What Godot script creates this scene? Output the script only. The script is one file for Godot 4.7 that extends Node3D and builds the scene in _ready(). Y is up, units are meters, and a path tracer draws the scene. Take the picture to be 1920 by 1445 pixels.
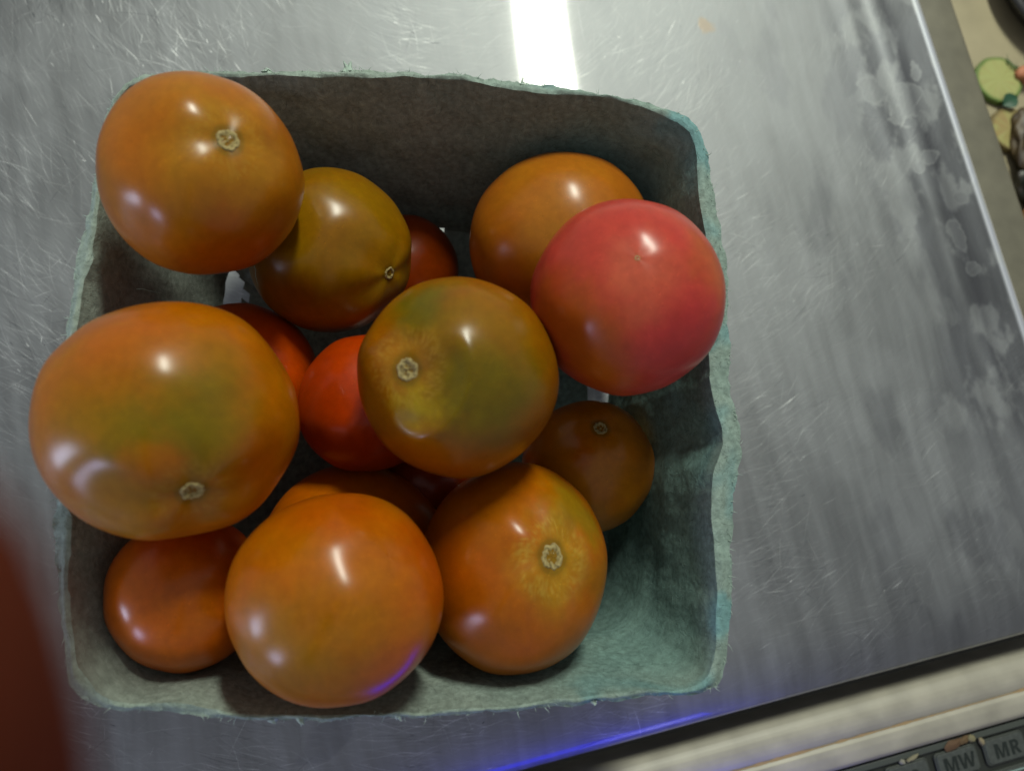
extends Node3D

# Lengths below are in millimetres; MM turns them into metres.
const MM := 0.001
const PAN_TURN := 0.21642
var used := {}
var skin: StandardMaterial3D
var cork: StandardMaterial3D
var rng := RandomNumberGenerator.new()


func _ready():
	rng.seed = 11
	# ---- camera, air, lamps, exposure
	var cam := Camera3D.new()
	cam.name = "camera"
	var att := CameraAttributesPhysical.new()
	att.frustum_focal_length = 24.747
	att.frustum_focus_distance = 0.200
	att.frustum_near = 0.004
	att.frustum_far = 30.0
	att.exposure_aperture = 11.0
	cam.attributes = att
	add_child(cam)
	cam.fov = 51.74
	cam.near = 0.004
	cam.far = 30.0
	cam.transform = Transform3D(Basis(Vector3(0.99497, 0.10004, 0.00427), Vector3(-0.01335, 0.17479, -0.98451), Vector3(-0.09924, 0.97951, 0.17525)), Vector3(0.004338, 0.250959, 0.034364))
	cam.current = true
	var we := WorldEnvironment.new()
	we.name = "room_air"
	var env := Environment.new()
	env.background_mode = Environment.BG_COLOR
	env.background_color = Color(0.275, 0.28, 0.285).linear_to_srgb()
	env.tonemap_mode = Environment.TONE_MAPPER_LINEAR
	env.tonemap_exposure = 1.0
	env.sdfgi_enabled = true
	env.ssao_enabled = true
	env.ssil_enabled = true
	we.environment = env
	add_child(we)
	ceiling_lamp(Vector3(0.170, 0.90, -0.77), 0.075, 0.46, Color(0.985, 1.0, 0.93), 1.42)
	window_lamp("tall pale window glowing with cool daylight, left of the scale", Vector3(-0.93, 0.15, 0.34), 0.17, 0.20, Color(0.82, 0.87, 1.0), 0.20)
	window_lamp("smaller window pane glowing bluish, left of the scale and nearer the front", Vector3(-0.68, 0.22, 0.70), 0.16, 0.18, Color(0.80, 0.82, 1.0), 0.15)

	# ---- surroundings
	counter()
	scale_housing()
	pan()

	# ---- things
	basket()
	make_skin()
	tomatoes()
	dish_and_food()
	finger()


# ------------------------------------------------------------------ helpers
func numbered(called: String) -> String:
	var n: int = used.get(called, 0)
	used[called] = n + 1
	return called if n == 0 else "%s_%03d" % [called, n]


func tag(o: Node, label: String, category: String, group := "", kind := "") -> Node:
	if label: o.set_meta("label", label)
	if category: o.set_meta("category", category)
	if group: o.set_meta("group", group)
	if kind: o.set_meta("kind", kind)
	return o


func thing(called: String, label: String, category: String, at := Vector3.ZERO, group := "") -> Node3D:
	var o := Node3D.new()
	o.name = numbered(called)
	add_child(o, true)
	o.position = at
	tag(o, label, category, group)
	return o


func part(called: String, mesh: Mesh, mat: Material, parent: Node) -> MeshInstance3D:
	var o := MeshInstance3D.new()
	o.mesh = mesh
	o.material_override = mat
	o.name = numbered(called) if parent == self else called
	parent.add_child(o, true)
	return o


func mat(c: Color, rough := 0.6, metal := 0.0) -> StandardMaterial3D:
	var m := StandardMaterial3D.new()
	m.albedo_color = c.linear_to_srgb()
	m.roughness = rough
	m.metallic = metal
	return m


func noise(seed_: int, freq: float, oct := 3, type := FastNoiseLite.TYPE_SIMPLEX_SMOOTH) -> FastNoiseLite:
	var n := FastNoiseLite.new()
	n.seed = seed_
	n.frequency = freq
	n.noise_type = type
	n.fractal_octaves = oct
	return n


func noise_tex(seed_: int, freq: float, size := 512, oct := 4, lo := 0.0, hi := 1.0) -> ImageTexture:
	var n := noise(seed_, freq, oct)
	var im := n.get_seamless_image(size, size)
	im.convert(Image.FORMAT_RGBA8)
	if lo > 0.0 or hi < 1.0:
		for y in size:
			for x in size:
				var v := lerpf(lo, hi, im.get_pixel(x, y).r)
				im.set_pixel(x, y, Color(v, v, v))
	return ImageTexture.create_from_image(im)


# rows of points (each row the same length) to a smooth mesh; cols may be empty; skip(i, j) leaves a quad out
func grid(rows: Array, cols: Array, closed: bool, flip := false, skip := [], uvs := []) -> ArrayMesh:
	var h := rows.size()
	var w: int = rows[0].size()
	var v := PackedVector3Array()
	var c := PackedColorArray()
	var uv := PackedVector2Array()
	for i in h:
		v.append_array(rows[i])
		if cols: c.append_array(cols[i])
		if uvs: uv.append_array(uvs[i])
	var ix := PackedInt32Array()
	var nrm := PackedVector3Array()
	nrm.resize(v.size())
	var last := w if closed else w - 1
	for i in h - 1:
		for j in last:
			var a := i * w + j
			var b := i * w + (j + 1) % w
			var d := a + w
			var e := b + w
			var tris := [a, b, d, b, e, d] if not flip else [a, d, b, b, d, e]
			for t in 2:
				var p: int = tris[t * 3]
				var q: int = tris[t * 3 + 1]
				var r: int = tris[t * 3 + 2]
				var n := (v[r] - v[p]).cross(v[q] - v[p])
				nrm[p] += n
				nrm[q] += n
				nrm[r] += n
			if skip and skip[i].has(j):
				continue
			ix.append_array(PackedInt32Array(tris))
	for k in nrm.size():
		nrm[k] = nrm[k].normalized()
	var arr := []
	arr.resize(Mesh.ARRAY_MAX)
	arr[Mesh.ARRAY_VERTEX] = v
	arr[Mesh.ARRAY_NORMAL] = nrm
	if cols: arr[Mesh.ARRAY_COLOR] = c
	if uvs: arr[Mesh.ARRAY_TEX_UV] = uv
	arr[Mesh.ARRAY_INDEX] = ix
	var m := ArrayMesh.new()
	m.add_surface_from_arrays(Mesh.PRIMITIVE_TRIANGLES, arr)
	return m


# a rounded block: outline in x/z with corner radius cr, bevelled top edge
func key_block(w: float, d: float, h: float, cr: float, bev: float) -> ArrayMesh:
	var rows := []
	var prof := [[0.0, 0.0], [0.0, h - bev], [bev * 0.3, h - bev * 0.3], [bev, h], [minf(w, d) * 0.3, h], [minf(w, d) * 0.5, h]]
	for p in prof:
		var row := PackedVector3Array()
		var inset: float = p[0]
		for cnr in 4:
			var sx := [1, -1, -1, 1][cnr] as int
			var sz := [1, 1, -1, -1][cnr] as int
			for k in 6:
				var a := PI / 2.0 * (cnr + k / 5.0)
				var r := maxf(cr - inset, 0.0)
				var ex := maxf(w / 2.0 - maxf(cr, inset), 0.0)
				var ez := maxf(d / 2.0 - maxf(cr, inset), 0.0)
				row.append(Vector3(sx * ex + cos(a) * r, p[1], sz * ez + sin(a) * r) * MM)
		rows.append(row)
	return grid(rows, [], true, true)


# a profile of [s, y] points swept along q from q0 to q1, in the frame of the scale
func rail(prof: Array, q0: float, q1: float, along_s := false) -> ArrayMesh:
	var rows := []
	for q in [q0, q1]:
		var row := PackedVector3Array()
		for p in prof:
			row.append((Vector3(p[0], p[1], q) if along_s else Vector3(q, p[1], p[0])) * MM)
		rows.append(row)
	# resample for smooth shading: repeat both ends
	return grid(rows, [], false, along_s)


func tube(pts: Array, radii: Array, sides: int, st_rows := []) -> Array:
	var rows := []
	for i in pts.size():
		var p: Vector3 = pts[i]
		var t: Vector3 = (pts[mini(i + 1, pts.size() - 1)] - pts[maxi(i - 1, 0)]).normalized()
		var a := t.cross(Vector3(0.3, 0.9, 0.2)).normalized()
		var b := t.cross(a).normalized()
		var row := PackedVector3Array()
		for k in sides:
			var g := TAU * k / sides
			row.append(p + (a * cos(g) + b * sin(g)) * radii[i])
		rows.append(row)
	return rows


# ------------------------------------------------------------------ lamps
func ceiling_lamp(at: Vector3, w: float, l: float, c: Color, energy: float):
	var t := thing("ceiling_lamp", "long white ceiling batten lamp hanging above and behind the scale", "lamp", at)
	var body := BoxMesh.new()
	body.size = Vector3(w + 0.03, 0.04, l + 0.03)
	part("lamp_body", body, mat(Color(0.7, 0.7, 0.68), 0.5), t).position.y = 0.027
	var glow := BoxMesh.new()
	glow.size = Vector3(w, 0.006, l)
	var gm := mat(Color(0.8, 0.8, 0.78), 0.5)
	gm.emission_enabled = true
	gm.emission = c
	gm.emission_energy_multiplier = 1.0
	part("lamp_diffuser", glow, gm, t).position.y = 0.003
	var a := AreaLight3D.new()
	a.name = "lamp_light"
	a.area_size = Vector2(w, l)
	a.light_color = c
	a.light_energy = energy
	a.area_range = 6.0
	a.area_attenuation = 2.0
	a.shadow_enabled = true
	t.add_child(a)
	a.position.y = -0.004
	a.rotation.x = -PI / 2
	t.rotation.y = 0.125


func window_lamp(label: String, at: Vector3, w: float, h: float, c: Color, energy: float):
	var t := thing("window_pane", label, "window", at)
	t.look_at_from_position(at, Vector3(0, 0.05, 0), Vector3.UP)
	var glow := BoxMesh.new()
	glow.size = Vector3(w, h, 0.006)
	var gm := mat(Color(0.8, 0.8, 0.8), 0.5)
	gm.emission_enabled = true
	gm.emission = c
	gm.emission_energy_multiplier = 1.0
	part("lit_window_glass", glow, gm, t).position.z = 0.004
	var fr := BoxMesh.new()
	fr.size = Vector3(w + 0.05, h + 0.05, 0.02)
	part("window_frame", fr, mat(Color(0.6, 0.6, 0.58), 0.6), t).position.z = 0.018
	var a := AreaLight3D.new()
	a.name = "window_light"
	a.area_size = Vector2(w, h)
	a.light_color = c
	a.light_energy = energy
	a.area_range = 6.0
	a.area_attenuation = 2.0
	a.shadow_enabled = true
	t.add_child(a)
	a.position.z = -0.004


# ------------------------------------------------------------------ counter and scale
func counter():
	var m := mat(Color(0.40, 0.35, 0.225), 0.45)
	m.albedo_texture = noise_tex(5, 0.012, 512, 4, 0.86, 1.0)
	m.uv1_triplanar = true
	m.uv1_scale = Vector3(4, 4, 4)
	var b := BoxMesh.new()
	b.size = Vector3(1.6, 0.03, 1.4)
	var o := part("counter", b, m, self)
	o.position = Vector3(0, -0.075, 0)
	tag(o, "plain beige counter top beyond the right side of the scale", "counter", "", "structure")


func scale_housing():
	var t := thing("weighing_scale", "cream plastic weighing scale under the steel pan, with dark keypad at its front", "scale", Vector3(0, -0.060, 0))
	t.rotation.y = PAN_TURN
	var up := Vector3(0, 0.060, 0)
	var cream := mat(Color(0.44, 0.415, 0.34), 0.45)
	cream.albedo_texture = noise_tex(8, 0.02, 256, 4, 0.84, 1.0)
	cream.uv1_triplanar = true
	cream.uv1_scale = Vector3(12, 12, 12)
	var grey := mat(Color(0.155, 0.145, 0.105), 0.55)
	grey.albedo_texture = noise_tex(9, 0.02, 256, 4, 0.85, 1.0)
	grey.uv1_triplanar = true
	grey.uv1_scale = Vector3(14, 14, 14)
	var dark := mat(Color(0.022, 0.026, 0.022), 0.5)
	# base body
	var b := BoxMesh.new()
	b.size = Vector3(440, 34, 402) * MM
	var base := part("base", b, mat(Color(0.10, 0.10, 0.085), 0.6), t)
	base.position = up + Vector3(0, -41, -82) * MM
	# front rail: dark gap, rounded crest, rusty crease, second band
	var prof := []
	for p in [[106, -27], [114, -26.5], [117.8, -26], [118.6, -22], [119.0, -17]]: prof.append(p)
	for k in 9:
		var a := PI * (1.0 - k / 8.0 * 0.62)
		prof.append([125.6 + cos(a) * 6.4, -14.6 + sin(a) * 5.2])
	prof.append_array([[129.4, -10.4], [130.2, -10.9], [130.8, -10.6], [131.8, -10.0], [134.0, -9.9], [137.4, -10.6], [138.8, -11.8], [139.3, -14], [139.4, -24]])
	var fine := []
	for i in prof.size() - 1:
		for k in 3:
			fine.append([lerpf(prof[i][0], prof[i + 1][0], k / 3.0), lerpf(prof[i][1], prof[i + 1][1], k / 3.0)])
	fine.append(prof[-1])
	var fr := part("front_rail", rail(fine, -215, 242), cream, t)
	fr.position = up
	# rust line lying in the crease
	var rows := []
	var rcol := []
	var rn := noise(21, 0.06, 4)
	for i in 260:
		var q := lerpf(-60, 240, i / 259.0)
		var wob := maxf(0.0, 0.12 + 0.9 * rn.get_noise_2d(q * 0.6, 3.0) + 0.5 * rn.get_noise_2d(q * 3.0, 40.0))
		rows.append(PackedVector3Array([Vector3(q, -10.55, 130.1 - wob) * MM, Vector3(q, -10.62, 130.35) * MM, Vector3(q, -10.52, 130.4 + 0.25 * minf(1.0, wob * 3.0)) * MM]))
	var rs := part("rust_line", grid(rows, [], false, true), mat(Color(0.34, 0.235, 0.12), 0.8), t)
	rs.position = up
	# right side rail
	var side := []
	for p in [[206, -26], [215.5, -19], [219, -16.5], [225, -15.6], [234, -15.4], [240, -15.9], [242.2, -17.4], [242.8, -21], [243, -57]]: side.append(p)
	var fine2 := []
	for i in side.size() - 1:
		for k in 3:
			fine2.append([lerpf(side[i][0], side[i + 1][0], k / 3.0), lerpf(side[i][1], side[i + 1][1], k / 3.0)])
	fine2.append(side[-1])
	part("side_rail", rail(fine2, -285, 118, true), grey, t).position = up
	# dark block half under the pan, in place of a dark recess
	var notch := part("recess_block", key_block(9, 46, 3.2, 4.4, 1.4), dark, t)
	notch.position = up + Vector3(220.5, -16.4, -36) * MM
	# keypad panel
	var panel := part("keypad_panel", key_block(452, 70, 10, 3, 0.8), dark, t)
	panel.position = up + Vector3(14, -24.5, 174.9) * MM
	var rim := part("keypad_bezel", key_block(452, 2.2, 1.2, 0.5, 0.4), mat(Color(0.06, 0.07, 0.06), 0.4), t)
	rim.position = up + Vector3(14, -14.45, 141.1) * MM
	var face := mat(Color(0.075, 0.086, 0.080), 0.5)
	face.albedo_texture = noise_tex(12, 0.05, 256, 3, 0.8, 1.0)
	face.uv1_triplanar = true
	face.uv1_scale = Vector3(40, 40, 40)
	var edge := mat(Color(0.045, 0.052, 0.046), 0.5)
	var ink := mat(Color(0.008, 0.014, 0.012), 0.6)
	var teal := mat(Color(0.25, 0.36, 0.34), 0.6)
	var words := [["", 97.6, 0], ["", 115.3, 0], ["00", 133.0, 0], ["MW", 150.7, 0], ["MR", 168.4, 0], ["", 186.1, 0], ["", 115.3, 1], ["", 133.0, 1], ["", 150.7, 1], ["", 168.4, 1], ["", 186.1, 1]]
	for w in words:
		var k := part("key", key_block(15.4, 8.6, 1.1, 1.6, 0.35), edge, t)
		k.position = up + Vector3(w[1], -14.5, 147.3 + 10.2 * w[2]) * MM
		k.name = "key"
		var top := part("key_face", key_block(14.1, 7.5, 0.5, 1.4, 0.2), face, k)
		top.position = Vector3(0, 0.95, 0) * MM
		if w[0]:
			var tm := TextMesh.new()
			tm.text = w[0]
			var f := SystemFont.new()
			f.font_names = PackedStringArray(["Droid Sans"])
			f.font_weight = 700
			tm.font = f
			tm.font_size = 64
			tm.pixel_size = 0.0046 / 64.0 * 1.25
			tm.depth = 0.00012
			var tx := part("lettering", tm, ink, k)
			tx.rotation.x = -PI / 2
			tx.position = Vector3(0.4, 1.53, 0.2) * MM
			if w[0] == "00": tx.position.z += 0.0006
		elif w[2] == 1 and w[1] > 160:
			for e in [[0.0, -2.9, 10.0, 0.5], [0.0, 2.9, 10.0, 0.5], [-5.0, 0.0, 0.5, 6.2], [5.0, 0.0, 0.5, 6.2]]:
				part("frame_line", key_block(e[2], e[3], 0.12, 0.2, 0.05), teal, k).position = Vector3(e[0], 1.44, e[1]) * MM
	# crumbs of dried food and rust on the bezel
	var bits := [[150.5, 141.6, 3.4, 1.5, Color(0.11, 0.06, 0.03)], [154.6, 141.2, 2.3, 1.2, Color(0.12, 0.075, 0.035)], [157.6, 141.4, 1.3, 1.3, Color(0.20, 0.18, 0.10)], [160.8, 143.2, 0.9, 1.4, Color(0.24, 0.20, 0.12)], [135.5, 142.2, 2.6, 0.6, Color(0.22, 0.20, 0.13)], [131.8, 142.4, 1.0, 0.8, Color(0.25, 0.24, 0.2)]]
	for c in bits:
		var cr := part("crumb", lump(Vector3(c[2], 0.8, c[3]) * MM, rng.randi() % 1000), mat(c[4], 0.8), t)
		cr.position = up + Vector3(c[0], -13.3, c[1]) * MM
		cr.rotation.y = 0.25
	# added, out of view: glowing blue panel on a stand for blue front fill
	var added_panel_mat := mat(Color(0.02, 0.03, 0.2), 0.2)
	added_panel_mat.emission_enabled = true
	added_panel_mat.emission = Color(0.06, 0.10, 1.0)
	added_panel_mat.emission_energy_multiplier = 1.2
	var tilt := Basis(Vector3.RIGHT, -PI / 2 + 0.3)
	var post := part("added_panel_stand", key_block(34, 12, 14, 4, 1.5), cream, t)
	post.position = up + Vector3(34, -16, 197) * MM
	var back := part("added_panel_case", key_block(132, 40, 14, 5, 2), cream, t)
	back.transform = Transform3D(tilt, up + Vector3(34, 8, 196) * MM)
	var d := part("added_blue_panel", key_block(112, 28, 1.2, 1.5, 0.4), added_panel_mat, t)
	d.transform = Transform3D(tilt, up + Vector3(34, 8, 196) * MM + tilt.y * 0.0141)
	var dl := AreaLight3D.new()
	dl.name = "added_blue_light"
	dl.area_size = Vector2(0.110, 0.026)
	dl.light_color = Color(0.16, 0.15, 1.0)
	dl.light_energy = 0.0036
	dl.area_range = 3.0
	dl.area_attenuation = 2.0
	dl.shadow_enabled = true
	t.add_child(dl)
	# the light looks along its own -z: the way the face of the added panel looks
	dl.transform = Transform3D(tilt * Basis(Vector3.RIGHT, PI / 2), up + Vector3(34, 8, 196) * MM + tilt.y * 0.0165)


func lump(half: Vector3, seed_: int) -> ArrayMesh:
	var n := noise(seed_, 1.1, 2)
	var rows := []
	for i in 9:
		var th := PI * i / 8.0
		var row := PackedVector3Array()
		for j in 14:
			var ph := TAU * j / 14.0
			var d := Vector3(sin(th) * cos(ph), cos(th), sin(th) * sin(ph))
			row.append(d * half * (1.0 + 0.45 * n.get_noise_3dv(d)))
		rows.append(row)
	return grid(rows, [], true, true)


# ---- the steel pan
func pan():
	var t := thing("steel_pan", "scratched stainless steel scale pan with water stains and rolled edges, under the basket", "scale pan", Vector3(0, -0.014, 0))
	t.rotation.y = PAN_TURN
	var q0 := -200.0
	var q1 := 216.0
	var s0 := -262.0
	var s1 := 112.0
	var R := 4.6
	var us := roll_samples(q0, q1, R)
	var vs := roll_samples(s0, s1, 20.0)
	var dent := noise(31, 0.006, 2)
	var rows := []
	var uvs := []
	for s in vs:
		var row := PackedVector3Array()
		var uv := PackedVector2Array()
		for q in us:
			var x: float = q[0]
			var z: float = s[0]
			var y: float = minf(q[1], s[1])
			if q[1] > -0.01 and s[1] > -0.01:
				var e := q1 - x
				y += 1.1 * exp(-pow((e - 20.5) / 2.4, 2.0)) + 0.6 * exp(-pow((e - 31.0) / 2.2, 2.0)) - 0.3 * smoothstep(20.0, 12.0, e)
				y += 0.15 * dent.get_noise_2d(x, z)
				y *= clampf((s1 - 20.0 - z) / 6.0, 0.0, 1.0) * clampf((e - R) / 6.0, 0.0, 1.0)
			row.append(Vector3(x, y + 14.0, z) * MM)
			uv.append(Vector2((x + 180.0) / 400.0, (z + 190.0) / 308.0))
		rows.append(row)
		uvs.append(uv)
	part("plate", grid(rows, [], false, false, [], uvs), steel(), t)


func roll_samples(a: float, b: float, R: float) -> Array:
	var out := []
	var tail := [[0.35, -8.6], [0.15, -8.2], [-0.6, -7.6], [-0.6, -minf(R, 7.0)]]
	for e in tail: out.append([a - e[0], e[1]])
	for k in range(8, 0, -1):
		var g := PI / 2 * k / 8.0
		out.append([a + R - R * sin(g), -minf(R, 7.0) * (1 - cos(g))])
	var n := 130
	for i in n + 1:
		out.append([lerpf(a + R, b - R, i / float(n)), 0.0])
	for k in range(1, 9):
		var g := PI / 2 * k / 8.0
		out.append([b - R + R * sin(g), -minf(R, 7.0) * (1 - cos(g))])
	tail.reverse()
	for e in tail: out.append([b + e[0], e[1]])
	return out


func steel() -> StandardMaterial3D:
	var w := 1024
	var h := 788
	var base := PackedByteArray()
	base.resize(w * h * 4)
	var cloud := noise(41, 0.012, 4)
	var blot := noise(42, 0.028, 5)
	var edge := noise(43, 0.055, 4)
	var streak := noise(44, 0.05, 4)
	var spots := [[197, -55, 4.2, 3.4], [199, -25, 3.6, 5.6], [192, -52, 2.4, 3.0], [203, -88, 2.6, 3.8], [196, -76, 8.5, 7.5], [184, -83, 4.5, 6.0], [201, -12, 3.0, 2.2], [205, -38, 2.4, 2.0], [190, -140, 6.0, 9.0]]
	for y in h:
		for x in w:
			var q := x * 400.0 / w - 180.0
			var s := y * 308.0 / h - 190.0
			var b := cloud.get_noise_2d(q, s)
			var st := streak.get_noise_2d(q * 3.0 + b * 8.0, s * 0.35)
			var film := smoothstep(-0.25, 0.35, b + 0.35 * blot.get_noise_2d(q, s))
			# cleaner, darker metal along the right side, broken by pale dried drops
			var clean := smoothstep(168.0, 192.0, q + 16.0 * b) * smoothstep(-165.0, -80.0, s + 30.0 * b) * smoothstep(75.0, 20.0, s)
			clean *= smoothstep(-0.22, 0.16, blot.get_noise_2d(q * 2.0, s * 1.2) + 0.35 * edge.get_noise_2d(q * 1.2, s) + 0.10)
			clean = maxf(clean, 0.45 * smoothstep(0.10, 0.38, blot.get_noise_2d(q * 1.1 + 90.0, s * 0.5)) * smoothstep(110.0, 165.0, q))
			if q > 150.0:
				for p in spots:
					var d := Vector2((q - p[0]) / p[2], (s - p[1]) / p[3]).length() + 0.9 * edge.get_noise_2d(q * 1.6, s * 1.6)
					if d < 1.1:
						clean = lerpf(clean, 0.30 if d < 0.75 else 0.02, smoothstep(1.1, 0.92, d))
			var v := 0.53 + 0.05 * (film - 0.5) + 0.05 * st - 0.12 * clean
			var r := 0.60 + 0.05 * (film - 0.5) + 0.05 * st - 0.09 * clean
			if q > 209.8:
				v = lerpf(v, 0.93, smoothstep(209.8, 211.6, q))  # right rolled edge brightened: a reflection line painted into its colour
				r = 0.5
			var c := Color(v * 0.98, v, v * (1.015 + 0.02 * clean))
			# a few rusty specks
			var rd := Vector2((q - 129.0) / 2.6, (s + 119.0) / 5.0).length() + edge.get_noise_2d(q * 2.0, s * 2.0)
			if rd < 1.0:
				c = c.lerp(Color(0.58, 0.47, 0.35), 0.35 * smoothstep(1.0, 0.3, rd))
			var at := (y * w + x) * 4
			base[at] = int(clampf(c.r * 255.0, 0, 255))
			base[at + 1] = int(clampf(c.g * 255.0, 0, 255))
			base[at + 2] = int(clampf(c.b * 255.0, 0, 255))
			base[at + 3] = int(clampf(r * 255.0, 0, 255))
	var im := Image.create_from_data(w, h, false, Image.FORMAT_RGBA8, base)
	im.resize(2048, 1576, Image.INTERPOLATE_CUBIC)
	# scratches: real wear, but arced round the lamp streak as painted glints, plus stray gouges
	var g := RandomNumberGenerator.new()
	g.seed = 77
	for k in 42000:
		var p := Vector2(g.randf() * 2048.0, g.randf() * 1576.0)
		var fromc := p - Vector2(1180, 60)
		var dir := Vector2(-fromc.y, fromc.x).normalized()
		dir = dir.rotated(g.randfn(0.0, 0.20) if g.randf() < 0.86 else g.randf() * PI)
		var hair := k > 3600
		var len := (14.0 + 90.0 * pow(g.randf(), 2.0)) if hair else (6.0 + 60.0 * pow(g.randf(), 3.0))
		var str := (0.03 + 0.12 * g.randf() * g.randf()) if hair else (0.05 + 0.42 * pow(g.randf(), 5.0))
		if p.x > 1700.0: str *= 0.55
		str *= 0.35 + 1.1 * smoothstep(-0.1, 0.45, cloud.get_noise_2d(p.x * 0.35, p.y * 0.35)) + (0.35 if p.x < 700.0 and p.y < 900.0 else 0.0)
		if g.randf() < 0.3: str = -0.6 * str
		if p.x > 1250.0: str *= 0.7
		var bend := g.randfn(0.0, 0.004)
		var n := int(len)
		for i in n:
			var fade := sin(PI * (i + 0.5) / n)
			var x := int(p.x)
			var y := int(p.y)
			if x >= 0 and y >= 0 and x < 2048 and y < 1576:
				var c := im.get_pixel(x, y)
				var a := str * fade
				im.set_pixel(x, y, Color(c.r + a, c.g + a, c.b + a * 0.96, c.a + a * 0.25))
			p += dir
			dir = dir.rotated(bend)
	var tex := ImageTexture.create_from_image(im)
	var m := StandardMaterial3D.new()
	m.metallic = 1.0
	m.roughness = 1.0
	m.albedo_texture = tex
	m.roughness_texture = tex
	m.roughness_texture_channel = BaseMaterial3D.TEXTURE_CHANNEL_ALPHA
	m.texture_repeat = false
	m.heightmap_enabled = true
	m.heightmap_texture = tex
	m.heightmap_scale = 0.0018
	m.clearcoat_enabled = true
	m.clearcoat = 0.9
	m.clearcoat_roughness = 0.05
	return m


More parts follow.
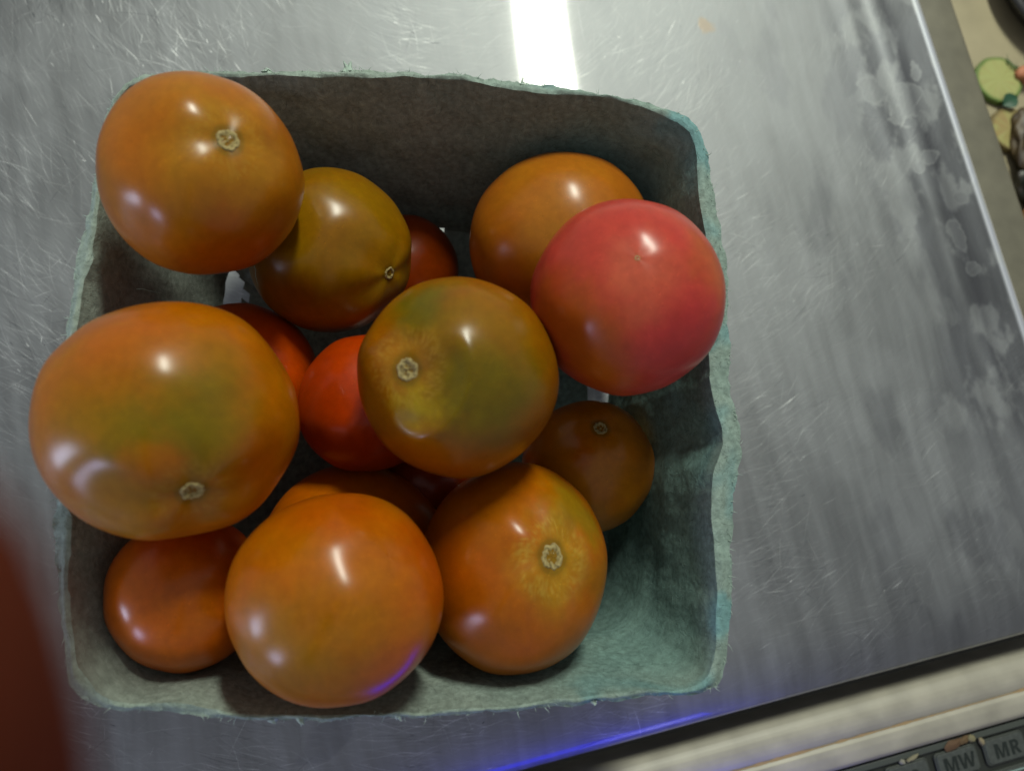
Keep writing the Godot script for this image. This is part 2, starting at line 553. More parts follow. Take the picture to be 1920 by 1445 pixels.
# ------------------------------------------------------------------ the pulp basket
func basket():
	var t := thing("pulp_basket", "square grey green moulded paper pulp fruit basket with ragged teal rim, full of tomatoes", "basket")
	var rim := [[-68.1, -67.9], [-59.9, -70.8], [-38.2, -72.4], [-15.9, -74.0], [9.6, -74.0], [25.2, -73.1], [41.0, -71.5], [57.1, -69.2], [66.0, -66.4], [70.5, -59.9], [71.8, -51.5], [73.3, -40.5], [74.4, -31.0], [74.8, -19.0], [74.4, -8.6], [73.8, 0.4], [75.2, 9.2], [75.6, 16.7], [73.6, 26.5], [72.1, 41.9], [71.0, 56.9], [69.0, 66.1], [64.6, 70.2], [49.7, 71.0], [26.5, 72.6], [4.0, 73.6], [-25.5, 73.6], [-49.9, 71.6], [-61.4, 70.3], [-66.9, 67.0], [-69.5, 62.0], [-72.3, 46.1], [-74.6, 29.8], [-75.8, 10.7], [-75.9, -5.7], [-75.3, -20.1], [-74.1, -31.3], [-72.8, -44.0], [-72.0, -53.1], [-71.0, -62.0]]
	var cv := Curve2D.new()
	var n0 := rim.size()
	for i in n0 + 1:
		var p := Vector2(rim[i % n0][0], rim[i % n0][1])
		var a := Vector2(rim[(i - 1 + n0) % n0][0], rim[(i - 1 + n0) % n0][1])
		var b := Vector2(rim[(i + 1) % n0][0], rim[(i + 1) % n0][1])
		cv.add_point(p, (a - b) / 6.0, (b - a) / 6.0)
	var N := 560
	var L := cv.get_baked_length()
	var big := noise(51, 0.035, 3)
	var rag := noise(52, 0.16, 4)
	var fineN := noise(53, 0.6, 3)
	var wall := noise(54, 0.05, 4)
	var outer := []
	var crest := []
	var lipw := []
	for j in N:
		var p := cv.sample_baked(L * j / N)
		var out := p.normalized()
		# widths of the turned-out lip: wide on the right, thin at the back and front
		var w := 2.1
		w += 3.1 * smoothstep(0.55, 0.95, out.x) + 1.2 * smoothstep(0.6, 0.95, -out.x) - 0.5 * smoothstep(0.7, 1.0, out.y)
		w += 1.5 * big.get_noise_2d(p.x, p.y) + 1.3 * maxf(0.0, rag.get_noise_2d(p.x * 0.6, p.y * 0.6)) * smoothstep(-0.2, -0.7, out.x)
		w = maxf(w, 1.0)
		var o := p + out * (1.0 * rag.get_noise_2d(p.x * 0.6, p.y * 0.6) + 0.28 * fineN.get_noise_2d(p.x, p.y))
		outer.append(o)
		lipw.append(w)
		crest.append(p - out * w)
	var rows := []
	var cols := []
	var ys := []
	var prof := []   # [kind, value]
	for k in [0.02, 0.3, 0.55, 0.72]: prof.append(["floor", k])
	for k in 9: prof.append(["fillet", PI / 2 * k / 8.0])
	for k in range(1, 27): prof.append(["wall", k / 26.0])
	for k in [0.0, 0.25, 0.5, 0.75, 1.0]: prof.append(["lip", k])
	for k in [0.0, 0.5, 1.0]: prof.append(["edge", k])
	for k in range(1, 15): prof.append(["out", k / 14.0])
	for k in [0.6, 0.02]: prof.append(["under", k])
	for pr in prof:
		var row := PackedVector3Array()
		var cr := PackedColorArray()
		for j in N:
			var o: Vector2 = outer[j]
			var c: Vector2 = crest[j]
			var w: float = lipw[j]
			var ph := atan2(c.y, c.x)
			var out := c.normalized()
			var fr := 59.0 / pow(pow(absf(cos(ph)), 6.0) + pow(absf(sin(ph)), 6.0), 1.0 / 6.0)
			var F := out * fr
			var v: float = pr[1]
			var p := Vector2()
			var y := 0.0
			var teal := 0.0
			var light := 0.0
			match pr[0]:
				"floor":
					p = F * 0.80 * v / 0.72
					y = 2.6
				"fillet":
					p = F * 0.80 + (F * 0.20) * sin(v)
					y = 2.6 + 12.0 * (1.0 - cos(v))
				"wall":
					p = F.lerp(c, v)
					y = 14.6 + 59.4 * v
					teal = 0.55 * smoothstep(0.75, 1.0, v)
				"lip":
					p = c.lerp(o, v)
					var wave := rag.get_noise_2d(o.x * 0.5, o.y * 0.5)
					y = 74.0 + 1.1 * sin(PI * minf(v * 1.3, 1.0)) * (0.6 + 0.8 * wave) - 1.1 * v + 0.5 * fineN.get_noise_2d(o.x * 0.5 + v * 3.0, o.y * 0.5) * (0.3 + v)
					teal = 0.85
					light = 0.15
				"edge":
					p = o - out * 0.5 * v
					y = 72.9 - 1.3 * v + 0.5 * fineN.get_noise_2d(o.x * 0.5 + 3.0, o.y * 0.5) * 1.3
					teal = 0.7
					light = 0.25
				"out":
					p = (c + out * minf(1.9, w - 0.2)).lerp(F + out * 1.6, v)
					y = 71.0 - 64.0 * v
					if v > 0.85: p -= out * 5.0 * (v - 0.85) / 0.15
				"under":
					p = F * v * 0.92
					y = 0.5
			if pr[0] in ["wall", "fillet", "out"]:
				var d := 1.0 * wall.get_noise_3d(p.x, y * 1.0, p.y) + 0.22 * fineN.get_noise_3d(p.x * 0.7, y * 0.7, p.y * 0.7)
				p += out * d * (smoothstep(1.0, 0.85, v) if pr[0] == "wall" else 1.0)
			# tint: patchy dye, bluer here, browner there
			var dye := clampf(0.5 + 0.9 * big.get_noise_3d(p.x * 0.9, y, p.y * 0.9), 0.0, 1.0)
			var mott := 1.0 + 0.13 * fineN.get_noise_3d(p.x, y * 0.35, p.y) + 0.16 * rag.get_noise_3d(p.x, y, p.y)
			var grey := Vector3(0.51, 0.57, 0.50).lerp(Vector3(0.32, 0.52, 0.475), smoothstep(-20.0, 60.0, p.x + 20.0 * (dye - 0.5)))
			var tl := Vector3(0.39, 0.50, 0.44).lerp(Vector3(0.26, 0.48, 0.49), smoothstep(0.55, 0.8, dye) * smoothstep(0.0, 40.0, p.x))
			var col := grey.lerp(tl, clampf(teal + 0.25 * (dye - 0.5), 0.0, 1.0)) * (mott + light)
			row.append(Vector3(p.x, y, p.y) * MM)
			cr.append(Color(col.x, col.y, col.z))
		rows.append(row)
		cols.append(cr)
	# drain slots low in three walls
	var skip := []
	var slots := [Vector2(-62, -36), Vector2(-1, -62), Vector2(61, -4), Vector2(62, -10)]
	for i in rows.size():
		var s := {}
		if i < rows.size() - 1:
			for j in N:
				var p: Vector3 = rows[i][j] / MM
				var p2: Vector3 = rows[i + 1][j] / MM
				if maxf(p.y, p2.y) < 13.0 and Vector2(p.x, p.z).length() > 40.0:
					for c in slots:
						if Vector2(p.x - c.x, p.z - c.y).length() < 9.0:
							s[j] = true
		skip.append(s)
	var m := StandardMaterial3D.new()
	m.vertex_color_use_as_albedo = true
	m.roughness = 0.95
	m.metallic_specular = 0.2
	var ft := fibre_tex()
	m.albedo_texture = ft
	m.uv1_triplanar = true
	m.uv1_scale = Vector3(26, 26, 26)
	m.heightmap_enabled = true
	m.heightmap_texture = ft
	m.heightmap_scale = 0.06
	part("shell", grid(rows, cols, true, true, skip), m, t)
	# frayed fibres along the torn rim
	var all := SurfaceTool.new()
	all.begin(Mesh.PRIMITIVE_TRIANGLES)
	var g := RandomNumberGenerator.new()
	g.seed = 5
	for k in 420:
		var j := g.randi() % N
		var o: Vector2 = outer[j]
		var out := o.normalized()
		var base := Vector3(o.x - out.x * g.randf() * 1.2, 72.8 + g.randf() * 0.8, o.y - out.y * g.randf())
		fibre(all, g, base, Vector3(out.x, g.randfn(0.1, 0.5), out.y) + Vector3(g.randfn(0, 0.8), 0, g.randfn(0, 0.8)), 0.4 + 1.7 * pow(g.randf(), 2.0), 0.10)
	# larger torn points at the back rim and one long hair on the left wall
	for e in [[-16.5, -73.6, 3.4, 0.9], [-17.8, -73.4, 1.8, 0.8], [-36.0, -72.2, 1.4, 1.3], [25.0, -72.6, 2.6, 0.35], [26.2, -72.4, 2.0, 0.3], [7.0, -73.6, 1.0, 0.9], [-22.0, 73.0, 2.2, 0.9], [-2.0, 73.0, 1.8, 0.7], [-28.0, 73.2, 1.3, 1.0], [40.0, 71.4, 1.2, 0.7]]:
		for q in 3:
			fibre(all, g, Vector3(e[0] + g.randfn(0, 0.4), 72.9, e[1]), Vector3(g.randfn(0, 0.35), g.randfn(0.2, 0.2), signf(e[1])), e[2] * (0.7 + 0.3 * g.randf()), e[3])
	fibre(all, g, Vector3(-66.5, 60, -22), Vector3(1.0, 0.3, 0.05), 6.5, 0.09)
	fibre(all, g, Vector3(-39.0, 62, -28), Vector3(0.35, 0.3, 0.9), 6.0, 0.10)
	all.generate_normals()
	var fm := mat(Color(0.36, 0.46, 0.40), 0.9)
	tag(part("frayed_fibre", all.commit(), fm, t), "", "", "", "stuff")


func fibre(st: SurfaceTool, g: RandomNumberGenerator, base: Vector3, dir: Vector3, length: float, r: float):
	var pts := []
	var rad := []
	var p := base
	var d := dir.normalized()
	for i in 5:
		pts.append(p * MM)
		rad.append(r * MM * (1.0 - i / 4.3))
		p += d * length / 4.0
		d = (d + Vector3(g.randfn(0, 0.25), g.randfn(0, 0.2), g.randfn(0, 0.25))).normalized()
	var rows := tube(pts, rad, 4)
	for i in 4:
		for j in 4:
			var a: Vector3 = rows[i][j]
			var b: Vector3 = rows[i][(j + 1) % 4]
			var c: Vector3 = rows[i + 1][j]
			var e: Vector3 = rows[i + 1][(j + 1) % 4]
			for v in [a, b, c, b, e, c]: st.add_vertex(v)


func fibre_tex() -> ImageTexture:
	var S := 512
	var n := noise(61, 0.03, 5)
	var im := n.get_seamless_image(S, S)
	im.convert(Image.FORMAT_RGBA8)
	for y in S:
		for x in S:
			var v := 0.75 + 0.22 * (im.get_pixel(x, y).r - 0.5)
			im.set_pixel(x, y, Color(v, v, v))
	var g := RandomNumberGenerator.new()
	g.seed = 8
	for k in 5200:
		var p := Vector2(g.randf() * S, g.randf() * S)
		var d := Vector2.from_angle(g.randf() * TAU)
		var bend := g.randfn(0, 0.05)
		var a := g.randfn(0.0, 0.085)
		for i in int(5 + g.randf() * 26):
			var x := posmod(int(p.x), S)
			var y := posmod(int(p.y), S)
			var c := im.get_pixel(x, y).r + a
			im.set_pixel(x, y, Color(c, c, c))
			p += d
			d = d.rotated(bend)
	return ImageTexture.create_from_image(im)


# ------------------------------------------------------------------ tomatoes
func make_skin():
	skin = StandardMaterial3D.new()
	skin.vertex_color_use_as_albedo = true
	skin.roughness = 0.36
	skin.metallic_specular = 0.18
	skin.subsurf_scatter_enabled = true
	skin.subsurf_scatter_strength = 0.10
	skin.clearcoat_enabled = true
	skin.clearcoat = 0.5
	skin.clearcoat_roughness = 0.25
	var sp := speckle_tex()
	skin.albedo_texture = sp
	skin.uv1_triplanar = true
	skin.uv1_scale = Vector3(32, 32, 32)
	skin.heightmap_enabled = true
	skin.heightmap_texture = sp
	skin.heightmap_scale = 0.003
	cork = StandardMaterial3D.new()
	cork.vertex_color_use_as_albedo = true
	cork.roughness = 0.9


func speckle_tex() -> ImageTexture:
	var S := 512
	var im := noise(71, 0.02, 5).get_seamless_image(S, S)
	im.convert(Image.FORMAT_RGBA8)
	for y in S:
		for x in S:
			var v := 0.84 + 0.10 * (im.get_pixel(x, y).r - 0.5)
			im.set_pixel(x, y, Color(v, v, v))
	var g := RandomNumberGenerator.new()
	g.seed = 19
	for k in 950:
		var cx := g.randf() * S
		var cy := g.randf() * S
		var r := 0.9 + 1.9 * pow(g.randf(), 2.0)
		var a := 0.05 + 0.11 * g.randf()
		if g.randf() < 0.2: a = -a
		for dy in range(-4, 5):
			for dx in range(-4, 5):
				var d := sqrt(dx * dx + dy * dy) / r
				if d < 1.4:
					var x := posmod(int(cx) + dx, S)
					var y := posmod(int(cy) + dy, S)
					var c := im.get_pixel(x, y).r + a * smoothstep(1.4, 0.4, d)
					im.set_pixel(x, y, Color(c, c, c))
	for k in 26:
		var p := Vector2(g.randf() * S, g.randf() * S)
		var d := Vector2.from_angle(g.randf() * TAU)
		for i in int(8 + 26 * g.randf()):
			var x := posmod(int(p.x), S)
			var y := posmod(int(p.y), S)
			var c := minf(im.get_pixel(x, y).r + 0.09, 1.0)
			im.set_pixel(x, y, Color(c, c, c))
			p += d
			d = d.rotated(g.randfn(0, 0.06))
	return ImageTexture.create_from_image(im)


# at: centre; r: mean radius; (right, kr), (up, ku): its slight squash; stem: where the scar points; marks: [direction, reach, colour, share]
func tomato(label: String, at: Vector3, r: float, right: Vector3, kr: float, up: Vector3, ku: float, stem: Vector3, base: Vector3, marks: Array, scar: float, dent: float, seed_: int, crackle := 0.2, crease := Vector3.ZERO):
	var foot := at - Vector3(0, r, 0)
	var t := thing("tomato", label, "tomato", foot * MM, "tomatoes heaped in the basket")
	var side := stem.cross(Vector3(0.31, 0.2, 0.93)).normalized()
	var B := Basis(side, stem, side.cross(stem))
	var shape := noise(seed_ * 7 + 1, 0.9, 2)
	var ripe := noise(seed_ * 7 + 2, 1.5, 4)
	var fleck := noise(seed_ * 7 + 3, 9.0, 3)
	var third := right.cross(up).normalized()
	var lobes := 3 + seed_ % 3
	var rows := []
	var cols := []
	var H := 72
	var W := 112
	for i in H + 1:
		# closer rings near the stem, where the dent and the scar are
		var u := i / float(H)
		var th := PI * (0.35 * u * u + 0.65 * u) if scar > 0.0 else PI * u
		var row := PackedVector3Array()
		var cr := PackedColorArray()
		for j in W:
			var ph := TAU * j / W
			var d := B * Vector3(sin(th) * cos(ph), cos(th), sin(th) * sin(ph))
			row.append((outline(d, th, ph, shape, lobes, dent, crease) * r * MM).x * squash(d, right, kr, up, ku, third) + Vector3(0, r, 0) * MM)
			var c := base
			for m in marks:
				var ang := acos(clampf(d.dot(m[0].normalized()), -1, 1)) + 0.22 * ripe.get_noise_3dv(d * 1.3) + 0.05 * fleck.get_noise_3dv(d)
				c = c.lerp(m[2], m[3] * smoothstep(m[1] * 1.15, m[1] * 0.25, ang))
			c *= 1.0 + 0.09 * ripe.get_noise_3dv(d * 1.7 + Vector3(4, 0, 0)) + 0.05 * fleck.get_noise_3dv(d * 2.0)
			c.y *= 1.0 + 0.15 * ripe.get_noise_3dv(d * 0.8 + Vector3(0, 9, 0))
			if scar > 0.0:
				# corky crackle on the shoulder round the scar
				var a := th * r / scar
				var f := fleck.get_noise_3dv(d * 2.6)
				c = c.lerp(Vector3(0.62, 0.47, 0.16), crackle * clampf(1.7 * f + 0.12 + 0.9 * ripe.get_noise_3dv(d * 2.2), 0.0, 0.75) * smoothstep(3.5, 2.4, a) * smoothstep(1.2, 2.0, a))
				c = c.lerp(Vector3(0.20, 0.14, 0.015), (0.65 if scar > 1.0 else 0.2) * smoothstep(1.5, 1.05, a))
			cr.append(Color(maxf(c.x * 1.02, 0.004), maxf(c.y * 0.84, 0.003), maxf(c.z * 0.30, 0.001)))
		rows.append(row)
		cols.append(cr)
	part("skin", grid(rows, cols, true, true), skin, t)
	if scar > 0.0:
		var rn := noise(seed_ * 3 + 5, 0.9, 3)
		var srows := []
		var scols := []
		for i in 12:
			var k := i / 11.0
			var row := PackedVector3Array()
			var cr := PackedColorArray()
			for j in 30:
				var ph := TAU * j / 30.0
				var rad := scar * k * (1.0 + 0.18 * rn.get_noise_2d(cos(ph) * 2.0, sin(ph) * 2.0))
				var th := rad / r
				var d := B * Vector3(sin(th) * cos(ph), cos(th), sin(th) * sin(ph))
				var n := rn.get_noise_2d(cos(ph) * rad * 1.3 + 7.0, sin(ph) * rad * 1.3)
				var ring := exp(-pow((k - 0.72) / 0.2, 2.0))
				var lift := (0.05 + 0.22 * ring + 0.6 * n * (1.0 - k)) * minf(1.0, scar / 2.0) - 0.55 * smoothstep(0.82, 1.0, k) - 0.35 * (1.0 - smoothstep(0.0, 0.6, k)) * (seed_ % 3) * 0.5
				row.append(squash(d, right, kr, up, ku, third) * (outline(d, th, ph, shape, lobes, dent, crease).x * r + lift) * MM + Vector3(0, r, 0) * MM)
				var c := Vector3(0.24, 0.18, 0.06).lerp(Vector3(0.40, 0.32, 0.14), clampf(ring * 0.7 + n, 0, 1)).lerp(Vector3(0.10, 0.075, 0.03), clampf(-1.9 * n, 0, 0.8))
				cr.append(Color(c.x, c.y, c.z))
			srows.append(row)
			scols.append(cr)
		part("stem_scar", grid(srows, scols, true, true), cork, t)


func squash(d: Vector3, right: Vector3, kr: float, up: Vector3, ku: float, third: Vector3) -> Vector3:
	return right * d.dot(right) * kr + up * d.dot(up) * ku + third * d.dot(third)


func outline(d: Vector3, th: float, ph: float, shape: FastNoiseLite, lobes: int, dent: float, crease: Vector3) -> Vector3:
	var k := 1.0 + 0.030 * shape.get_noise_3dv(d)
	k -= dent * exp(-pow(th / 0.30, 2.0))
	k += 0.35 * dent * cos(ph * lobes + lobes * 2.3) * exp(-pow((th - 0.55) / 0.35, 2.0))
	if crease != Vector3.ZERO:
		var near := smoothstep(0.78, 0.93, d.dot(crease))
		k -= 0.6 * dent * near * smoothstep(0.63, 0.47, th)
		k += 0.26 * dent * near * exp(-pow((th - 0.65) / 0.075, 2.0))
	k -= 0.012 * exp(-pow((PI - th) / 0.16, 2.0))
	return Vector3(k, k, k)


func tomatoes():
	tomato("large orange tomato in the back left corner with pale stem scar and yellowish shoulder", Vector3(-45.6, 84.3, -40.3), 21.0, Vector3(0.964, -0.225, -0.144), 0.992, Vector3(-0.038, 0.418, -0.908), 1.008, Vector3(0.479, 0.878, 0.007), Vector3(0.48, 0.185, 0.014), [[Vector3(0.49, 0.87, 0.06), 0.75, Vector3(0.46, 0.25, 0.02), 0.80], [Vector3(0.1, 0.7, 0.71), 0.50, Vector3(0.42, 0.2, 0.015), 0.70], [Vector3(0.4, 0.23, 0.88), 0.60, Vector3(0.5, 0.115, 0.012), 0.70], [Vector3(-0.61, 0.77, 0.2), 0.50, Vector3(0.54, 0.2, 0.03), 0.50]], 2.7, 0.060, 1, 0.30, Vector3.ZERO)
	tomato("olive brown tomato tucked beside the large back left orange tomato", Vector3(-22.5, 50.9, -36), 21.0, Vector3(0.992, -0.109, -0.07), 1.003, Vector3(-0.03, 0.335, -0.942), 0.997, Vector3(0.775, 0.47, 0.422), Vector3(0.31, 0.17, 0.01), [[Vector3(0.78, 0.47, 0.42), 0.55, Vector3(0.46, 0.25, 0.02), 0.60], [Vector3(-0.4, 0.47, 0.79), 0.60, Vector3(0.33, 0.11, 0.01), 0.80], [Vector3(0.05, 1, 0.01), 0.70, Vector3(0.33, 0.19, 0.012), 0.50]], 1.9, 0.050, 2, 0.15, Vector3.ZERO)
	tomato("small dark red tomato deep behind the olive and green tomatoes, mostly hidden", Vector3(-4.8, 19.4, -41.8), 16.5, Vector3(0.999, -0.027, -0.038), 1.000, Vector3(-0.027, 0.313, -0.949), 1.000, Vector3(0.306, -0.741, 0.598), Vector3(0.36, 0.06, 0.012), [], 0.0, 0.030, 3, 0.10, Vector3.ZERO)
	tomato("hazy dull orange tomato against the back wall, behind the pink red one", Vector3(38.5, 46.2, -42.1), 24.6, Vector3(0.988, 0.155, 0.025), 1.015, Vector3(-0.031, 0.345, -0.938), 0.985, Vector3(-0.114, -0.5, -0.858), Vector3(0.52, 0.19, 0.03), [[Vector3(-0.41, 0.63, 0.66), 0.60, Vector3(0.5, 0.115, 0.012), 0.60], [Vector3(-0.1, 0.99, 0.02), 0.80, Vector3(0.5, 0.24, 0.05), 0.60]], 0.0, 0.030, 4, 0.10, Vector3.ZERO)
	tomato("smooth pink red tomato resting at the right rim of the basket", Vector3(47.4, 82.1, -16), 21.6, Vector3(0.971, 0.235, 0.044), 0.997, Vector3(-0.024, 0.28, -0.96), 1.003, Vector3(-0.136, 0.986, -0.101), Vector3(0.62, 0.085, 0.15), [[Vector3(-0.7, 0.55, 0.46), 0.70, Vector3(0.52, 0.13, 0.025), 0.90], [Vector3(-0.38, 0.34, 0.86), 0.55, Vector3(0.52, 0.13, 0.02), 0.90], [Vector3(0.48, 0.61, 0.63), 0.80, Vector3(0.6, 0.05, 0.14), 0.80], [Vector3(-0.1, 0.99, 0.06), 0.50, Vector3(0.66, 0.17, 0.22), 0.60], [Vector3(0.74, 0.65, -0.17), 0.50, Vector3(0.52, 0.14, 0.06), 0.60]], 0.6, 0.012, 5, 0.00, Vector3.ZERO)
	tomato("green and orange creased tomato in the middle of the heap", Vector3(9.9, 82.1, 2.5), 21.5, Vector3(0.999, 0.034, -0.008), 1.000, Vector3(-0.014, 0.185, -0.983), 1.000, Vector3(-0.537, 0.839, 0.09), Vector3(0.33, 0.135, 0.011), [[Vector3(0.21, 0.93, 0.3), 0.88, Vector3(0.17, 0.15, 0.007), 0.95], [Vector3(-0.43, 0.76, -0.49), 0.50, Vector3(0.14, 0.15, 0.007), 0.85], [Vector3(-0.54, 0.84, 0.07), 0.42, Vector3(0.52, 0.3, 0.02), 0.80], [Vector3(-0.43, 0.81, 0.39), 0.34, Vector3(0.44, 0.35, 0.02), 0.90], [Vector3(-0.75, 0.6, -0.3), 0.28, Vector3(0.5, 0.2, 0.012), 0.60], [Vector3(0.69, 0.19, 0.69), 0.60, Vector3(0.38, 0.12, 0.012), 0.80], [Vector3(-0.11, 0.4, 0.91), 0.60, Vector3(0.5, 0.115, 0.012), 0.50], [Vector3(0.23, 0.88, -0.42), 0.50, Vector3(0.31, 0.17, 0.01), 0.70]], 2.9, 0.085, 6, 0.45, Vector3(-0.08, 0.9, 0.43))
	tomato("largest tomato, orange with olive green patch, overhanging the left rim", Vector3(-47.5, 87.6, 12.9), 24.1, Vector3(0.954, -0.296, -0.049), 1.019, Vector3(-0.009, 0.133, -0.991), 0.981, Vector3(0.395, 0.611, 0.686), Vector3(0.5, 0.178, 0.012), [[Vector3(0.09, 0.98, 0.19), 0.95, Vector3(0.32, 0.2, 0.012), 0.95], [Vector3(0.41, 0.91, 0.09), 0.75, Vector3(0.22, 0.185, 0.009), 0.90], [Vector3(0.2, 0.85, 0.48), 0.28, Vector3(0.52, 0.17, 0.012), 0.70], [Vector3(-0.07, 0.85, -0.52), 0.70, Vector3(0.54, 0.17, 0.015), 0.70], [Vector3(-0.18, 0.58, 0.8), 0.50, Vector3(0.42, 0.24, 0.02), 0.80], [Vector3(0.54, 0.53, 0.65), 0.40, Vector3(0.36, 0.2, 0.015), 0.60], [Vector3(0.81, 0.47, 0.34), 0.40, Vector3(0.5, 0.115, 0.012), 0.50]], 2.6, 0.090, 7, 0.30, Vector3.ZERO)
	tomato("red orange tomato peeking out behind the right side of the largest tomato", Vector3(-46, 38.6, -4.1), 20.1, Vector3(0.974, -0.221, -0.055), 1.000, Vector3(-0.014, 0.181, -0.983), 1.000, Vector3(-0.225, -0.9, -0.372), Vector3(0.7, 0.1, 0.01), [], 0.0, 0.030, 8, 0.10, Vector3.ZERO)
	tomato("deep red tomato in the gap left of the creased green tomato", Vector3(-11.9, 49.9, 3.6), 17.4, Vector3(0.997, -0.077, -0.023), 1.000, Vector3(-0.011, 0.152, -0.988), 1.000, Vector3(0.126, -0.959, -0.253), Vector3(0.56, 0.065, 0.008), [], 0.0, 0.030, 9, 0.10, Vector3.ZERO)
	tomato("dark olive brown tomato low beside the right wall of the basket", Vector3(46.8, 36.9, 18), 17.9, Vector3(0.981, 0.194, 0.011), 1.000, Vector3(-0.003, 0.076, -0.997), 1.000, Vector3(0.032, 0.865, -0.501), Vector3(0.6, 0.24, 0.014), [[Vector3(-0.1, 0.84, -0.53), 0.50, Vector3(0.48, 0.18, 0.012), 0.70], [Vector3(-0.29, 0.95, -0.11), 0.30, Vector3(0.5, 0.115, 0.012), 0.60]], 2.2, 0.050, 10, 0.05, Vector3.ZERO)
	tomato("dull orange tomato mostly hidden behind the front middle orange tomato", Vector3(-15.5, 34.3, 40.7), 23.7, Vector3(0.996, -0.091, 0.01), 1.027, Vector3(0.007, -0.03, -1), 0.973, Vector3(0.015, -0.984, -0.175), Vector3(0.6, 0.165, 0.012), [], 0.0, 0.030, 11, 0.10, Vector3.ZERO)
	tomato("small glossy orange tomato low in the front left corner of the basket", Vector3(-50.4, 59.3, 48.6), 17.1, Vector3(0.962, -0.272, 0.033), 1.000, Vector3(0.012, -0.077, -0.997), 1.000, Vector3(-0.42, -0.779, -0.465), Vector3(0.66, 0.165, 0.012), [[Vector3(0.06, 0.61, -0.79), 0.60, Vector3(0.6, 0.09, 0.01), 0.80], [Vector3(0.33, 0.94, 0.07), 0.50, Vector3(0.62, 0.2, 0.012), 0.60]], 0.0, 0.030, 12, 0.10, Vector3.ZERO)
	tomato("round orange tomato at front middle without any stem scar, against front wall", Vector3(-14.7, 79.9, 48.4), 21.5, Vector3(0.994, -0.109, 0.022), 1.010, Vector3(0.013, -0.083, -0.996), 0.990, Vector3(0.541, 0.733, -0.412), Vector3(0.53, 0.175, 0.012), [[Vector3(0.01, 0.46, -0.89), 0.70, Vector3(0.53, 0.13, 0.012), 0.80], [Vector3(0.88, 0.35, -0.32), 0.60, Vector3(0.53, 0.105, 0.01), 0.85], [Vector3(-0.27, 0.86, 0.43), 0.75, Vector3(0.38, 0.2, 0.014), 0.85], [Vector3(0.15, 0.99, 0.08), 0.50, Vector3(0.44, 0.19, 0.013), 0.60], [Vector3(0.39, 0.84, -0.36), 0.35, Vector3(0.52, 0.17, 0.02), 0.60], [Vector3(0.58, 0.45, 0.68), 0.50, Vector3(0.5, 0.115, 0.012), 0.60]], 0.0, 0.030, 13, 0.10, Vector3.ZERO)
	tomato("dark red tomato deep in the gap below the creased green tomato", Vector3(3, 21, 22.3), 17.5, Vector3(1, -0.006, -0.001), 1.000, Vector3(-0.001, 0.052, -0.999), 1.000, Vector3(0.097, -0.962, -0.256), Vector3(0.36, 0.05, 0.008), [], 0.0, 0.020, 15, 0.10, Vector3.ZERO)
	tomato("orange tomato at front right with bright yellow ring round its stem scar", Vector3(24, 58.6, 43.4), 23.3, Vector3(0.995, 0.102, 0.004), 0.944, Vector3(0.009, -0.046, -0.999), 1.056, Vector3(0.293, 0.949, -0.116), Vector3(0.52, 0.17, 0.012), [[Vector3(0.34, 0.94, -0.09), 0.50, Vector3(0.5, 0.33, 0.03), 0.85], [Vector3(0.57, 0.63, -0.53), 0.42, Vector3(0.36, 0.25, 0.015), 0.85], [Vector3(-0.71, 0.7, 0.11), 0.60, Vector3(0.52, 0.12, 0.01), 0.70], [Vector3(-0.21, 0.76, 0.62), 0.60, Vector3(0.5, 0.14, 0.014), 0.60], [Vector3(0.9, 0.43, 0.09), 0.35, Vector3(0.46, 0.25, 0.02), 0.50]], 3.1, 0.050, 14, 0.75, Vector3.ZERO)

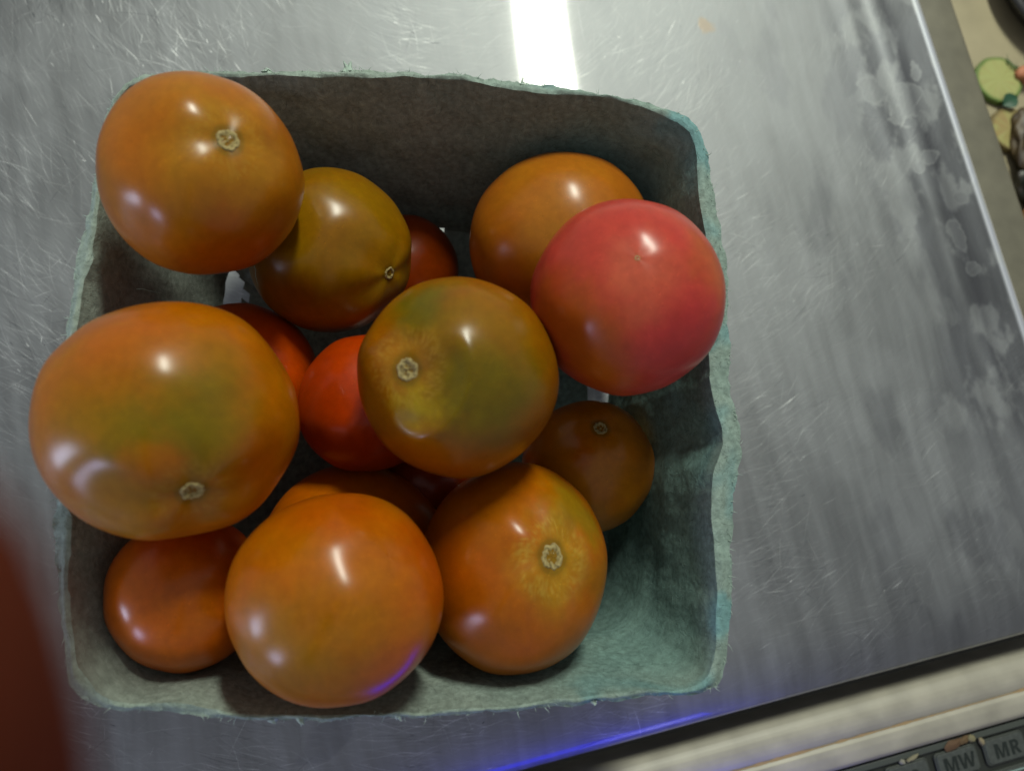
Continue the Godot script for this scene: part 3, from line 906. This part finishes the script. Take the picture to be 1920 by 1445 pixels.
# ------------------------------------------------------------------ what lies on the counter at the right
func dish_and_food():
	var y := -0.060
	# black dish: a lathed rim and bowl
	var t := thing("black_dish", "black dish with raised rim standing on the counter in the top right corner", "dish", Vector3(0.3075, y, -0.2215))
	var prof := [[0.0, 1.2], [30, 1.2], [38, 2.5], [42, 8], [44.0, 11.6], [45.5, 12.6], [47.0, 12.4], [48.2, 11.4], [48.6, 10.2], [47.6, 9.6], [46, 8.6], [41, 1.2], [39, 0.2], [0, 0.2]]
	var rows := []
	for p in prof:
		var row := PackedVector3Array()
		for j in 96:
			row.append(Vector3(cos(TAU * j / 96) * p[0], p[1], sin(TAU * j / 96) * p[0]) * MM)
		rows.append(row)
	part("bowl", grid(rows, [], true, true), mat(Color(0.03, 0.03, 0.034), 0.32), t)
	slice("zucchini_slice", "pale green zucchini slice with dark green rind beside the scale", Vector3(259.5, -60, -165.5), 11.5, 3.0, 0.05)
	slice("zucchini_slice", "browned pale zucchini slice below the green leaf beside the scale", Vector3(262.5, -60.0, -141.0), 10.5, 3.4, 0.7)
	# herb sprig
	var st := SurfaceTool.new()
	st.begin(Mesh.PRIMITIVE_TRIANGLES)
	var g := RandomNumberGenerator.new()
	g.seed = 3
	var stem_p := []
	for k in 7: stem_p.append(Vector3(264.0 + k * 1.7, -56.2 + 0.1 * k, -174.5 + 4.4 * sin(k * 0.45)) )
	for k in 6:
		fibre(st, g, stem_p[k], stem_p[k + 1] - stem_p[k], 3.2, 0.5)
		fibre(st, g, stem_p[k], Vector3(g.randfn(-0.3, 0.3), 0.25, -1), 3.4, 0.35)
		fibre(st, g, stem_p[k], Vector3(g.randfn(0.2, 0.3), 0.25, 1), 3.0, 0.35)
	st.generate_normals()
	var sp := part("herb_sprig", st.commit(), mat(Color(0.05, 0.11, 0.03), 0.6), self)
	tag(sp, "thin green dill sprig lying across the pale green zucchini slice", "herb")
	# leaf
	var lr := []
	for i in 9:
		var u := i / 8.0
		var w := 3.6 * sin(PI * pow(u, 0.8)) + 0.05
		var row := PackedVector3Array()
		for j in 7:
			var v := j / 3.0 - 1.0
			row.append(Vector3(u * 9.0, 0.8 + 1.2 * sin(PI * u) + 0.7 * absf(v), v * w) * MM)
		lr.append(row)
	var leaf := part("basil_leaf", grid(lr, [], false, true), mat(Color(0.015, 0.07, 0.035), 0.5), self)
	leaf.position = Vector3(258.5, -56.9, -151.5) * MM
	leaf.rotation.y = 0.6
	tag(leaf, "small dark green leaf between the two zucchini slices", "leaf")
	var shrimp := part("cooked_shrimp", lump(Vector3(5.2, 3.6, 4.0) * MM, 12), mat(Color(0.50, 0.20, 0.11), 0.4), self)
	shrimp.position = Vector3(272.5, -56.0, -168.0) * MM
	tag(shrimp, "pinkish orange piece of cooked shrimp right of the zucchini slice", "shrimp")
	var br := lump_col(Vector3(10.5, 5.0, 17.0), 31, Vector3(0.085, 0.058, 0.024), Vector3(0.03, 0.016, 0.008))
	var ml := part("grilled_slice", br, mottled(0.5), self)
	ml.position = Vector3(271.5, -55.2, -134.0) * MM
	tag(ml, "dark brown grilled piece of food right of the browned zucchini slice", "food")
	var br2 := lump_col(Vector3(9.0, 4.5, 9.5), 37, Vector3(0.012, 0.02, 0.015), Vector3(0.02, 0.012, 0.008))
	var m2 := part("charred_piece", br2, mottled(0.45), self)
	m2.position = Vector3(269.0, -56.0, -113.0) * MM
	tag(m2, "blackish charred piece of food lowest beside the scale", "food")
	var br3 := lump_col(Vector3(6.0, 4.0, 6.5), 39, Vector3(0.32, 0.14, 0.03), Vector3(0.10, 0.04, 0.012))
	var m3 := part("roasted_carrot", br3, mottled(0.45), self)
	m3.position = Vector3(266.5, -56.4, -97.5) * MM
	tag(m3, "small browned orange vegetable piece below the charred piece", "vegetable")


func mottled(rough: float) -> StandardMaterial3D:
	var m := StandardMaterial3D.new()
	m.vertex_color_use_as_albedo = true
	m.roughness = rough
	return m


func lump_col(half: Vector3, seed_: int, a: Vector3, b: Vector3) -> ArrayMesh:
	var n := noise(seed_, 1.2, 4)
	var rows := []
	var cols := []
	for i in 25:
		var th := PI * i / 24.0
		var row := PackedVector3Array()
		var cr := PackedColorArray()
		for j in 40:
			var ph := TAU * j / 40.0
			var d := Vector3(sin(th) * cos(ph), cos(th), sin(th) * sin(ph))
			row.append(d * half * (1.0 + 0.35 * n.get_noise_3dv(d)) * MM)
			var c := a.lerp(b, clampf(0.5 + 1.6 * n.get_noise_3dv(d * 2.4), 0, 1))
			cr.append(Color(c.x, c.y, c.z))
		rows.append(row)
		cols.append(cr)
	return grid(rows, cols, true, true)


func slice(called: String, label: String, at: Vector3, r: float, h: float, brown: float):
	var t := thing(called, label, "vegetable", at * MM)
	var n := noise(int(r * 10), 0.25, 4)
	var prof := [[0.0, h], [0.5, h], [0.8, h - 0.05], [0.93, h], [0.965, h * 0.97], [1.0, h * 0.75], [1.0, 0.3], [0.95, 0.02], [0.0, 0.02]]
	var rows := []
	var cols := []
	for i in prof.size():
		var row := PackedVector3Array()
		var cr := PackedColorArray()
		for j in 48:
			var a := TAU * j / 48
			var k: float = prof[i][0] * r * (1.0 + 0.04 * n.get_noise_2d(cos(a) * 6.0, sin(a) * 6.0))
			var p := Vector3(cos(a) * k, prof[i][1], sin(a) * k)
			row.append((p + Vector3(0, 0.25 * n.get_noise_2d(p.x, p.z), 0)) * MM)
			var c := Vector3(0.34, 0.36, 0.13).lerp(Vector3(0.30, 0.21, 0.08), clampf(brown + 0.8 * n.get_noise_2d(p.x * 1.5, p.z * 1.5), 0, 1))
			if i >= 3: c = Vector3(0.10, 0.17, 0.035) if brown < 0.5 else Vector3(0.16, 0.12, 0.04)
			cr.append(Color(c.x, c.y, c.z))
		rows.append(row)
		cols.append(cr)
	part("flesh", grid(rows, cols, true, true), mottled(0.5), t)


# ------------------------------------------------------------------ the fingertip at the left edge
func finger():
	var t := thing("finger", "dark reddish fingertip, out of focus, reaching in at the lower left edge", "finger", Vector3(-0.0438, 0.1250, 0.1406))
	var path := [Vector3(-45.2, 124.9, 140.6), Vector3(-33.7, 162.4, 108.7), Vector3(-23.7, 194.2, 79.2), Vector3(-16.6, 214.0, 58.3), Vector3(-13.1, 224.8, 45.4), Vector3(-12.1, 230.1, 39.2), Vector3(-12.2, 233.7, 36.2), Vector3(-12.6, 235.4, 34.8), Vector3(-13.5, 236.5, 34.1)]
	var cv := Curve3D.new()
	for i in path.size():
		var a: Vector3 = path[maxi(i - 1, 0)]
		var b: Vector3 = path[mini(i + 1, path.size() - 1)]
		cv.add_point(path[i], (a - b) / 6.0, (b - a) / 6.0)
	var L := cv.get_baked_length()
	var pts := []
	var rad := []
	var crease := noise(91, 0.5, 3)
	for i in 90:
		var u := i / 89.0
		var s := u * L
		var r := 8.9 - 1.5 * u
		r += 0.7 * exp(-pow((L - s - 27.0) / 7.0, 2.0)) + 0.8 * exp(-pow((L - s - 55.0) / 9.0, 2.0))
		r -= 0.25 * exp(-pow((L - s - 26.0) / 0.8, 2.0)) + 0.2 * exp(-pow((L - s - 29.0) / 0.8, 2.0))
		var tip := clampf((L - s) / 7.2, 0.0, 1.0)
		r *= sqrt(1.0 - pow(1.0 - tip, 2.0))
		pts.append((cv.sample_baked(s) - Vector3(-43.8, 125.0, 140.6)) * MM)
		rad.append(maxf(r, 0.05) * MM)
	var m := mat(Color(0.105, 0.024, 0.012), 0.9)  # skin colour darkened to carry the shade of a phone that is not built
	m.metallic_specular = 0.1
	m.subsurf_scatter_enabled = true
	m.subsurf_scatter_strength = 0.08
	m.albedo_texture = noise_tex(92, 0.05, 256, 4, 0.85, 1.0)
	m.uv1_triplanar = true
	m.uv1_scale = Vector3(50, 50, 50)
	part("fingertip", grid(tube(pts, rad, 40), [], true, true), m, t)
	# nail on the side turned away from the lens
	var tip: Vector3 = pts[84]
	var ax: Vector3 = (pts[88] - pts[74]).normalized()
	var back := Vector3(-0.55, -0.75, -0.1)
	back = (back - ax * back.dot(ax)).normalized()
	var across := ax.cross(back)
	var rows := []
	for i in 12:
		var u := i / 11.0
		var row := PackedVector3Array()
		for j in 13:
			var v := j / 6.0 - 1.0
			var g := v * 0.78
			var w := 1.0 if u < 0.7 else sqrt(maxf(0.0, 1.0 - pow((u - 0.7) / 0.3, 2.0)) * 0.6 + 0.4)
			row.append(tip + (ax * (u - 0.75) * 12.0 + (back * cos(g) + across * sin(g) * w) * 7.15) * MM)
		rows.append(row)
	part("fingernail", grid(rows, [], false), mat(Color(0.34, 0.17, 0.13), 0.3), t)
